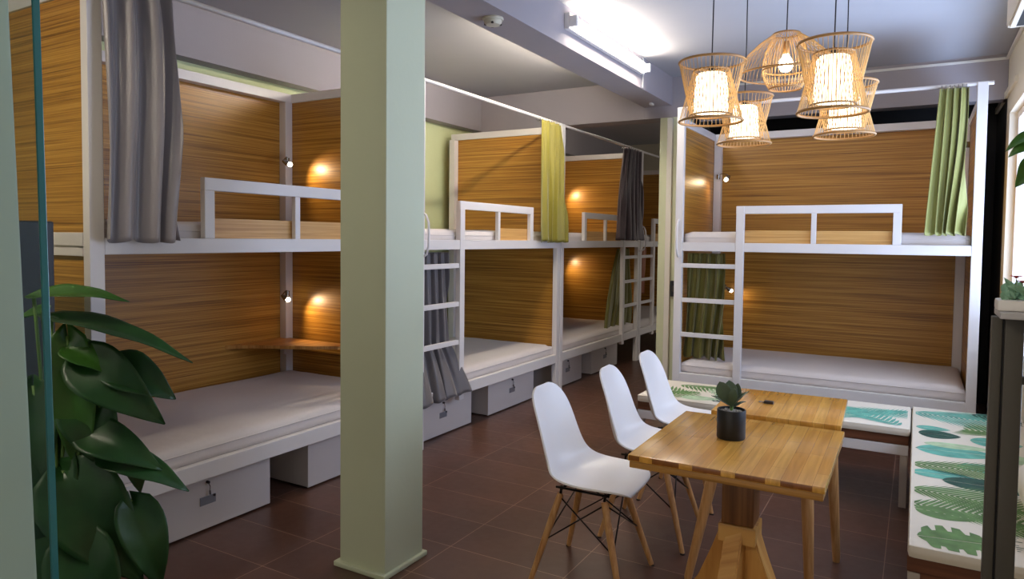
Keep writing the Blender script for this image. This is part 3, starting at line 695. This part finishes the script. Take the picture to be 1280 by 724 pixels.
# ------------------------------------------------------------------ moulded chairs
def make_chair(label, loc, rz):
    """local +y is the way the sitter faces"""
    t = thing('moulded_chair', label, 'chair', loc, rz, 'white moulded chairs along the table')
    # side profile (y, z), half width, side curl
    prof = [(.212, .386, .100, .002), (.220, .396, .125, .003), (.216, .408, .150, .005), (.196, .419, .180, .008), (.15, .421, .206, .016), (.08, .413, .220, .026), (.0, .405, .222, .034),
            (-.08, .404, .220, .044), (-.135, .415, .214, .056), (-.172, .440, .206, .062), (-.192, .480, .192, .060), (-.205, .530, .184, .052), (-.216, .590, .178, .042),
            (-.228, .645, .172, .034), (-.240, .690, .162, .026), (-.249, .723, .148, .018), (-.256, .748, .128, .010), (-.261, .765, .098, .005), (-.264, .775, .056, .002)]
    prof = [(y*.92, z, w*.95, c) for y, z, w, c in prof]
    n = len(prof); m = 14
    bm = nb(); rows = []
    for i, (y, z, w, c) in enumerate(prof):
        a = prof[max(0, i-1)]; b = prof[min(n-1, i+1)]
        d = Vector((0, b[0]-a[0], b[1]-a[1])).normalized(); nn = Vector((0, d.z, -d.y))   # towards sitter
        if nn.z < 0 and i < 9: nn = -nn
        if i >= 9 and nn.y < 0: nn = -nn
        rows.append([bm.verts.new(Vector((w*v, y, z))+nn*(c*abs(v)**2.4)) for v in [math.sin(k/m*PI/2) for k in range(-m, m+1)]])
    for i in range(n-1):
        for j in range(2*m): bm.faces.new((rows[i][j], rows[i][j+1], rows[i+1][j+1], rows[i+1][j]))
    obj('seat_shell', bm, plastic, t, True, mods=(('SOLIDIFY', dict(thickness=.008, offset=1)), ('SUBSURF', dict(levels=1, render_levels=2))))
    ft = {}
    for sx in (-1, 1):
        for sy in (-1, 1):
            top = Vector((sx*.115, sy*.095-.005, .36)); bot = Vector((sx*.198, sy*.195-.0, 0)); ft[sx, sy] = (top, bot)
            bm = nb(); tube(bm, [top, top.lerp(bot, .3), top.lerp(bot, .97), bot], [.0135, .015, .011, .010], 12); l = soft(obj('leg', bm, wood_leg, t))
            bm = nb(); tube(bm, [bot+Vector((0, 0, .007)), bot], [.0115, .0115], 10); obj('glide', bm, lock_dark, l)
    bm = nb()
    for sx in (-1, 1):
        tube(bm, [(sx*.115, -.12, .385), (sx*.115, .11, .385)], .005, 6)
        for sy in (-1, 1):
            tp, bt = ft[sx, sy]; tube(bm, [tp+Vector((0, 0, .0)), tp+Vector((-sx*.01, 0, .03))], .006, 6)
    for sy in (-1, 1): tube(bm, [(-.115, sy*.095, .38), (.115, sy*.095, .38)], .005, 6)
    obj('mounting_frame', bm, dark_wire, t, True)
    bm = nb()
    def pt(k, u): return ft[k][0].lerp(ft[k][1], u)
    for a, b in (((-1, -1), (1, -1)), ((-1, 1), (1, 1)), ((-1, -1), (-1, 1)), ((1, -1), (1, 1))):
        tube(bm, [pt(a, .03), pt(b, .52)], .0032, 6); tube(bm, [pt(b, .03), pt(a, .52)], .0032, 6)
    obj('wire_brace', bm, dark_wire, t, True)
    return t
CH = [(-1.138, 2.665, 'nearest white moulded chair with wooden legs, in front of the table corner'),
      (-1.075, 3.225, 'middle white moulded chair, between the other two beside the table'),
      (-1.07, 3.765, 'farthest white moulded chair, tucked beside the farther table')]
c0 = None
for i, (x, y, lab) in enumerate(CH):
    if i == 0: c0 = make_chair(lab, (x, y, 0), -PI/2+math.radians(2))
    else:
        c = copy_tree(c0); c.location = (x, y, 0); c.rotation_euler = (0, 0, -PI/2+math.radians((2, 4, 1)[i])); c['label'] = lab

# ------------------------------------------------------------------ benches with palm print cushions
def frond(bm, x, y, ang, L, n, w, z, mi, curve=.15, lw=.012, taper=True):
    """palm frond of flat leaflets"""
    d0 = Vector((math.cos(ang), math.sin(ang))); s0 = Vector((-d0.y, d0.x))
    lw = min(lw, L/n*.62)
    for i in range(n):
        u = (i+.5)/n
        c = Vector((x, y))+d0*L*u+s0*curve*L*u*u
        ll = w*(math.sin(PI*(u*.85+.12)) if taper else 1)
        for k in (-1, 1):
            di = (d0*.75+s0*k).normalized(); pe = Vector((-di.y, di.x))*lw*.5
            q = [c-pe, c+di*ll*.5-pe*1.1, c+di*ll, c+di*ll*.5+pe*1.1, c+pe]
            vs = [bm.verts.new((p.x, p.y, z)) for p in q]; bm.faces.new(vs).material_index = mi
def blob(bm, x, y, ang, L, w, z, mi, slots=0):
    """broad leaf, optionally with monstera slots cut from its edge"""
    d0 = Vector((math.cos(ang), math.sin(ang))); s0 = Vector((-d0.y, d0.x)); n = 40
    for k in (-1, 1):
        top = []
        for i in range(n+1):
            u = i/n; ww = w*.5*math.sin(PI*u**.75)**.7
            if slots and math.sin(u*slots*2*PI) > .35: ww *= .6
            top.append(ww)
        for i in range(n):
            a, b = i/n, (i+1)/n
            q = [Vector((x, y))+d0*L*a+s0*k*.002, Vector((x, y))+d0*L*b+s0*k*.002, Vector((x, y))+d0*(L*b+.03*L*(1-b))+s0*k*max(top[i+1], .0025), Vector((x, y))+d0*(L*a+.03*L*(1-a))+s0*k*max(top[i], .0025)]
            bm.faces.new([bm.verts.new((p.x, p.y, z)) for p in q]).material_index = mi
def inside(bm, x0, x1, y0, y1, z):
    """trim the printed pattern to the cushion top"""
    geom = [v for v in bm.verts if abs(v.co.z-z) < .0008]
    for co, no in (((x0, 0, 0), (-1, 0, 0)), ((x1, 0, 0), (1, 0, 0)), ((0, y0, 0), (0, -1, 0)), ((0, y1, 0), (0, 1, 0))):
        g = bm.verts[:]+bm.edges[:]+bm.faces[:]
        bmesh.ops.bisect_plane(bm, geom=g, plane_co=co, plane_no=no, clear_outer=True)
CM = [cushion_cloth, print_green, print_dark, print_teal, print_pale]
BZ = .43
def cushion(name, label, x0, x1, y0, y1, z0, z1, pattern, group='palm print bench cushions'):
    t = thing(name, label, 'cushion', ((x0+x1)/2, (y0+y1)/2, z0), 0, group)
    a, b = (x1-x0)/2, (y1-y0)/2; h = z1-z0
    bm = nb(); box(bm, -a, a, -b, b, 0, h, .018)
    cov = soft(obj('cover', bm, CM[0], t))
    bm = nb(); pattern(bm, h+.0006); inside(bm, -a+.017, a-.017, -b+.017, b-.017, h+.0006)
    o = obj('leaf_print', bm, CM, t)
    bm = nb()
    c = [(-a+.006, -b+.006), (a-.006, -b+.006), (a-.006, b-.006), (-a+.006, b-.006)]
    tube(bm, [(x, y, h-.006) for x, y in c], .004, 6, closed=True); obj('piping', bm, cushion_cloth, t, True)
    return t
def pat1(bm, z):
    # long bench cushion: y from -1.1 (near) to 1.1 (far); x -.26 .. .26
    def Y(wy): return wy-3.6675
    frond(bm, -.27, Y(4.60), -.15, .40, 16, .30, z, 3, .1, .030); frond(bm, .02, Y(4.72), -.3, .30, 12, .16, z+.0001, 2, .1, .02)
    frond(bm, .20, Y(4.30), 2.9, .22, 9, .22, z+.0001, 1, .2, .03)
    blob(bm, -.24, Y(4.12), .05, .19, .17, z+.0002, 2); blob(bm, -.02, Y(4.08), .1, .22, .18, z, 3); blob(bm, -.25, Y(4.25), .0, .16, .10, z+.0001, 3)
    blob(bm, -.25, Y(3.80), .12, .34, .20, z, 3); blob(bm, .04, Y(3.82), .05, .20, .16, z+.0001, 4); blob(bm, -.22, Y(3.92), .05, .30, .10, z+.0002, 4)
    frond(bm, -.27, Y(3.52), .06, .46, 22, .20, z+.0001, 1, .05, .016); frond(bm, -.10, Y(3.60), -.06, .38, 18, .17, z, 3, .1, .02)
    blob(bm, -.16, Y(3.34), .02, .36, .17, z+.0002, 2); blob(bm, -.27, Y(3.40), .1, .24, .12, z+.0001, 3)
    frond(bm, -.27, Y(3.16), -.06, .38, 20, .22, z+.0003, 1, -.1, .018)
    frond(bm, -.27, Y(2.97), .15, .36, 18, .19, z+.0001, 1, -.2, .017)
    frond(bm, -.03, Y(2.87), .03, .32, 18, .13, z+.0002, 1, .05, .015); blob(bm, -.25, Y(2.93), -.1, .2, .13, z, 1)
    blob(bm, -.245, Y(2.655), .18, .25, .24, z+.0001, 1, 5)
    blob(bm, .10, Y(2.70), .25, .22, .20, z+.0001, 1, 5)
    # two short rows of fine grey script
    for r_, x in enumerate((.035, .066)):
        for k in range(10):
            if k == 4: continue
            y = Y(2.68)+k*.017
            q = [(x, y), (x+.010+.006*((k*7) % 3), y+.002), (x+.010+.006*((k*7) % 3), y+.006), (x, y+.005)]
            bm.faces.new([bm.verts.new((a, b, z+.0004)) for a, b in q]).material_index = 2
def pat2(bm, z):
    for x, y, a, m in ((-.66, -.22, .5, 1), (-.40, .10, -.5, 4), (-.46, -.1, 2.7, 1), (-.30, -.22, .9, 2), (-.02, .05, 3.3, 3), (.02, -.2, .3, 1), (.25, .1, -.6, 3), (.38, -.22, 1.0, 3), (.50, -.02, .3, 3), (.72, .1, 3.5, 3), (.70, -.24, 2.3, 3), (.30, .2, 3.6, 3), (-.1, .18, 3.7, 2), (-.6, .15, -.2, 1)):
        frond(bm, x, y, a, .30, 11, .15, z+.0001*random.random(), m, .2, .018)
    blob(bm, -.50, -.20, .2, .24, .12, z+.0002, 4); blob(bm, .12, -.18, .3, .2, .1, z+.0002, 2); blob(bm, -.2, -.05, 1.2, .2, .1, z+.0002, 1)
def bench(label, x0, x1, y0, y1, front='x', rail=None):
    t = thing('wooden_bench', label, 'bench', ((x0+x1)/2, (y0+y1)/2, 0))
    a, b = (x1-x0)/2, (y1-y0)/2
    obj('seat_board', B(-a, a, -b, b, BZ-.095, BZ-.042, bev=.003), wood_bench, t)
    for sx in (-1, 1):
        for sy in (-1, 1):
            x, y = sx*(a-.02), sy*(b-.02)
            obj('leg', B(x-.018, x+.018, y-.018, y+.018, 0, BZ-.097), cream_leg, t)
    if rail == 'back':
        obj('front_rail', B(-a, a, -b-.004, -b+.016, BZ-.150, BZ-.097), white_metal, t)
        for x in (.33, -.12): obj('leg', B(x-.014, x+.014, -b+.018, -b+.05, 0, BZ-.097), cream_leg, t)
    return t
cream_leg = mat('pale_bench_paint', srgb(196, 184, 172), .5)
bench('wooden bench along the right wall under a palm print cushion', 0, .53, 2.58, 4.76)
obj_ = obj('end_board', B(-.24, .24, -1.085, -1.07, .06, .35), wood_bench, bpy.data.objects['wooden_bench'])
bench('wooden bench in front of the far bunk under a palm print cushion', -1.50, -.012, 4.19, 4.74, rail='back')
cushion('bench_cushion', 'long palm leaf print cushion on the right wall bench', 0.0, .53, 2.56, 4.775, BZ-.045, BZ, pat1)
cushion('bench_cushion', 'palm print cushion on the bench before the far bunk, partly behind the table', -1.50, -.005, 4.17, 4.745, BZ-.045, BZ, pat2)
# bolster against the wall
t = thing('bolster_pillow', 'beige rolled bolster on the right wall bench, behind the dark frame post', 'pillow', (.42, 2.95, BZ+.08))
bm = nb(); tube(bm, [(0, -.33, 0), (0, -.32, 0), (0, -.28, 0), (0, .28, 0), (0, .32, 0), (0, .33, 0)], [.03, .06, .078, .078, .06, .03], 24); soft(obj('cover', bm, cushion_cloth, t))
bm = nb(); tube(bm, [(-.078*math.cos(a*PI/12), -.27, .078*math.sin(a*PI/12)) for a in range(24)], .003, 5, closed=True); obj('piping', bm, print_green, t, True)

# ------------------------------------------------------------------ pendant lamps
CORD_TOP = CZ
def cage(bm, r0, z0, r1, z1, n, twist=0, r=.0013, bulge=0):
    for k in range(n):
        a = 2*PI*k/n
        pts = []
        for i in range(5 if bulge else 2):
            u = i/(4 if bulge else 1); rr = r0+(r1-r0)*u+bulge*math.sin(PI*u); aa = a+twist*u
            pts.append((rr*math.cos(aa), rr*math.sin(aa), z0+(z1-z0)*u))
        tube(bm, pts, r, 4, caps=False)
def pendant(label, loc, s=1.0, hs=1.0):
    t = thing('pendant_lamp', label, 'pendant lamp', loc, 0, 'bamboo pendant lamps over the table')
    R = .142*s; r = .078*s; h = .125*s*hs
    bm = nb(); ringtube(bm, R, h, .0055); obj('ring', bm, bamboo_ring, t, True)
    bm = nb(); ringtube(bm, R*.97, -h, .0055); obj('ring', bm, bamboo_ring, t, True)
    bm = nb(); ringtube(bm, r*1.03, h*.70, .0036); obj('ring', bm, bamboo_ring, t, True)
    bm = nb(); ringtube(bm, r*1.16, -h*.80, .0036); obj('ring', bm, bamboo_ring, t, True)
    bm = nb(); cage(bm, R, h, r*1.16, -h*.80, 46); obj('flared_cage', bm, bamboo, t, True)
    bm = nb(); cage(bm, r*1.03, h*.70, R*.97, -h, 46); obj('skirt_cage', bm, bamboo, t, True)
    bm = nb(); lathe(bm, [(r*.3, h*.62), (r*.76, h*.60), (r*.86, h*.50), (r*.93, 0), (r*.97, -h*.70)], 36); obj('shade', bm, shade_glow, t, True, mods=(('SOLIDIFY', dict(thickness=.001)),))
    bm = nb(); tube(bm, [(0, 0, h*.55), (0, 0, h*.85)], .016*s, 12); for_ = obj('socket', bm, cord_black, t, True)
    bm = nb()
    for k in range(3):
        a = k*2*PI/3; tube(bm, [(0, 0, h*.70), (r*1.03*math.cos(a), r*1.03*math.sin(a), h*.70)], .0015, 5)
    obj('spokes', bm, bamboo_ring, t, True)
    H = CORD_TOP-loc[2]
    bm = nb(); tube(bm, [(0, 0, h*.8), (.002, .001, h*.8+(H-h)*.4), (0, 0, H-.02)], .0028, 6); obj('cord', bm, cord_black, t, True)
    bm = nb(); lathe(bm, [(0, H-.03), (.02, H-.03), (.045, H-.006), (.045, H-.0005), (0, H-.0005)], 20); soft(obj('ceiling_rose', bm, pot_black, t))
    return t
pendant('leftmost hourglass bamboo pendant lamp with glowing cylinder shade', (-.785, 3.035, 2.035), .95, 1.05)
pendant('lower bamboo pendant lamp hanging between the leftmost one and the dome', (-.75, 3.53, 1.985), .90)
pendant('largest hourglass bamboo pendant lamp, front right of the cluster', (-.285, 2.80, 1.995), .87, 1.14)
pendant('rear right bamboo pendant lamp, partly hidden behind the largest', (-.30, 3.44, 1.985), .90)
# dome lamp
loc = (-.515, 3.21, 2.17)
t = thing('pendant_lamp', 'dome shaped bamboo pendant lamp with a bare glowing bulb', 'pendant lamp', loc, 0, 'bamboo pendant lamps over the table')
for R_, z_ in ((.055, .115), (.19, -.055), (.095, -.035), (.065, -.115)):
    bm = nb(); ringtube(bm, R_, z_, .004); obj('ring', bm, bamboo_ring, t, True)
bm = nb(); cage(bm, .055, .115, .19, -.055, 54, bulge=.035); obj('dome_cage', bm, bamboo, t, True)
bm = nb(); cage(bm, .052, .110, .095, -.035, 40, bulge=.012); cage(bm, .095, -.035, .065, -.115, 40, bulge=.008); obj('inner_cage', bm, bamboo, t, True)
bm = nb(); lathe(bm, [(0, -.045), (.018, -.04), (.03, -.02), (.028, .0), (.015, .022), (.012, .03)], 20); obj('bulb', bm, bulb_glow, t, True)
bm = nb(); tube(bm, [(0, 0, .03), (0, 0, .085)], .014, 12); obj('socket', bm, bamboo_ring, t, True)
bm = nb()
for k in range(3): a = k*2*PI/3; tube(bm, [(0, 0, .10), (.055*math.cos(a), .055*math.sin(a), .115)], .0015, 5)
obj('spokes', bm, bamboo_ring, t, True)
H = CZ-loc[2]
bm = nb(); tube(bm, [(0, 0, .08), (.002, 0, .3), (0, 0, H-.02)], .0028, 6); obj('cord', bm, cord_black, t, True)
bm = nb(); lathe(bm, [(0, H-.03), (.02, H-.03), (.045, H-.006), (.045, H-.0005), (0, H-.0005)], 20); soft(obj('ceiling_rose', bm, pot_black, t))

# ------------------------------------------------------------------ near left: green jamb and glass panel
lean = math.radians(3.0)
bm = nb(); box(bm, -.5, 0, -.16, .0, -1.4, CZ-1.4, .004)
o = struct('pillar_3', bm, left_paint); o.location = (-1.327, .615, 1.40); 
for v in o.data.vertices: v.co.x += -v.co.z*.060
t = thing('glass_panel', 'clear glass screen with a teal edge beside the leafy plant', 'glass panel', (-1.365, .665, 1.4))
bm = nb(); box(bm, -.6, -.006, 0, .012, -1.4, 1.42, .0015)
for v in bm.verts: v.co.x += -v.co.z*.030
obj('pane', bm, pane_tint, t)
bm = nb(); box(bm, -.006, 0, 0, .012, -1.4, 1.42, .0015)
for v in bm.verts: v.co.x += -v.co.z*.030
obj('polished_edge', bm, glass_edge, t)
# dark cabinet behind the plant
t = thing('dark_cabinet', 'tall dark grey cabinet behind the leafy plant against the bunk end', 'cabinet', (-2.765, 1.12, 0))
obj('body', B(-.30, .285, -.10, .13, .02, 1.44, bev=.006), cabinet_dark, t)
obj('door', B(-.29, -.005, -.112, -.10, .05, 1.42, bev=.003), cabinet_dark, t); obj('door', B(.003, .278, -.112, -.10, .05, 1.42, bev=.003), cabinet_dark, t)
obj('plinth', B(-.28, .265, -.09, .12, 0, .02, bev=0), black_slot, t)

# ------------------------------------------------------------------ near right: dark metal frame with flowers
t = thing('metal_partition', 'dark grey metal partition frame at right edge with flowers on top', 'partition', (.18, 1.93, 0))
bm = nb(); box(bm, -.030, -.010, -.018, .018, 0, 1.235, .003); soft(obj('post', bm, alu_dark, t))
bm = nb(); box(bm, -.006, .030, -.022, .022, 0, 1.235, .003); soft(obj('post', bm, alu_dark, t))
bm = nb(); box(bm, -.010, -.006, -.012, .012, 0, 1.235, 0); obj('web', bm, black_slot, t)
obj('post', B(.33, .365, -.022, .022, 0, 1.235), alu_dark, t)
obj('cross_bar', B(.030, .33, -.012, .012, 1.085, 1.103), alu_dark, t)
obj('cross_bar', B(.030, .33, -.012, .012, .10, .125), alu_dark, t)
obj('ledge', B(-.02, .366, -.07, .07, 1.235, 1.250, bev=.003), mat('ledge_paint', srgb(186, 184, 188), .4), t)
t = thing('flower_planter', 'low planter of pale green leaves and small red flowers on the dark frame', 'plant', (.192, 1.93, 1.25))
bm = nb(); box(bm, -.035, .10, -.04, .04, 0, .025, .006); soft(obj('pot', bm, plastic, t))
rl = random.Random(4)
for k in range(30):
    x = rl.uniform(-.03, .09); y = rl.uniform(-.03, .03); z = .02
    a = rl.uniform(0, 6.28); d = Vector((math.cos(a)*.6-.1, math.sin(a)*.6, rl.uniform(.2, 1.2))).normalized()*rl.uniform(.03, .055)
    p0 = Vector((x, y, z+rl.uniform(0, .02)))
    add_leaf(t, p0, p0+d, .018, (rl.uniform(-.3, .3), -1, .5), petal_green, bend=.1, fold=.3, shape='lance')
for x, y, z in ((.0, -.01, .072), (.03, .0, .068), (.06, -.02, .075), (.015, .02, .06)):
    bm = nb()
    for k in range(6):
        a = k*PI/3; leaf_mesh(bm, (x, y, z), (x+.013*math.cos(a), y+.013*math.sin(a)-.003, z+.007), .011, (0, -.2, 1), .1, .3, 'spoon', n=5, m=2)
    f = obj('flower', bm, petal_red, t, True)
    bm = nb(); tube(bm, [(x, y, .02), (x, y, z)], .0012, 5); obj('stem', bm, stem_green, f)
# hanging leafy plant, mostly out of frame at right
t = thing('hanging_plant', 'green leafy branch reaching in at the right edge before the window', 'plant', (.36, 2.09, CZ))
bm = nb(); lathe(bm, [(0, -1.05), (.05, -1.05), (.075, -.93), (.078, -.92), (.07, -.92), (.06, -1.0), (0, -1.0)], 28); soft(obj('pot', bm, pot_black, t))
bm = nb()
for k in range(3): a = k*2*PI/3; tube(bm, [(.075*math.cos(a), .075*math.sin(a), -.925), (0, 0, -.5), (0, 0, -.001)], .0018, 5)
obj('hanger', bm, cord_black, t)
O = Vector((.36, 2.09, CZ)); bb = Vector((0, 0, -1.0))
for a, b, w, n in [((.235, 2.10, 1.665), (.176, 2.08, 1.628), .036, (.2, -.6, .8)), ((.225, 2.09, 1.64), (.182, 2.08, 1.612), .032, (0, -.8, .5)), ((.235, 2.1, 1.60), (.200, 2.08, 1.538), .055, (.2, -1, .1)),
                   ((.25, 2.1, 1.625), (.215, 2.09, 1.585), .05, (0, -1, .3)), ((.26, 2.1, 1.70), (.222, 2.1, 1.675), .04, (0, -.5, 1)), ((.3, 2.0, 1.75), (.28, 1.95, 1.66), .05, (0, -1, .3))]:
    add_leaf(t, Vector(a)-O, Vector(b)-O, w, n, leaf_mid, base=bb, bend=.1, stem_r=.0018)

# ------------------------------------------------------------------ light
world = bpy.data.worlds.new('world'); sc.world = world; world.use_nodes = True
bg = world.node_tree.nodes['Background']; bg.inputs['Color'].default_value = (1, .95, .90, 1); bg.inputs['Strength'].default_value = .75
def area(name, loc, rot, sx, sy, e, col):
    ld = bpy.data.lights.new(name, 'AREA'); ld.shape = 'RECTANGLE'; ld.size = sx; ld.size_y = sy; ld.energy = e; ld.color = col
    o = bpy.data.objects.new(name, ld); COL.objects.link(o); o.location = loc; o.rotation_euler = rot; return o
# daylight entering at the wide window
area('window_daylight', (.80, (wy0+wy1)/2, (wz0+wz1)/2), (0, math.radians(90), 0), wz1-wz0, wy1-wy0, 62, (.56, .70, 1))

area('added_ceiling_fill', (1.7, 4.3, .35), (0, math.radians(132), 0), 1.2, 3.6, 165, (.56, .70, 1))  # unseen light added outside the window, tilted up to brighten the ceiling bluish

# ------------------------------------------------------------------ camera
yaw, pitch, roll, f, cy = .525, -.0428, .011, 875.5, 335.66
fw = Vector((-math.sin(yaw)*math.cos(pitch), math.cos(yaw)*math.cos(pitch), math.sin(pitch)))
r_ = Vector((math.cos(yaw), math.sin(yaw), 0)); up = r_.cross(fw)
R2 = r_*math.cos(roll)+up*math.sin(roll); U2 = -r_*math.sin(roll)+up*math.cos(roll)
M = Matrix((R2, U2, -fw)).transposed().to_4x4(); M.translation = Vector((0, 0, 1.4))
cd = bpy.data.cameras.new('camera'); cam_o = bpy.data.objects.new('camera', cd); COL.objects.link(cam_o)
cam_o.matrix_world = M; cd.sensor_fit = 'HORIZONTAL'; cd.sensor_width = 36; cd.lens = f/1280*36; cd.shift_y = (cy-362)/1280; cd.clip_start = .05
sc.camera = cam_o
sc.view_settings.view_transform = 'Standard'; sc.view_settings.look = 'None'; sc.view_settings.gamma = 1
sc.view_settings.use_curve_mapping = False
sc.view_settings.exposure = .2
sc.cycles.use_denoising = True
sc.cycles.max_bounces = 8; sc.cycles.diffuse_bounces = 5; sc.cycles.transparent_max_bounces = 12
sc.cycles.sample_clamp_indirect = 6
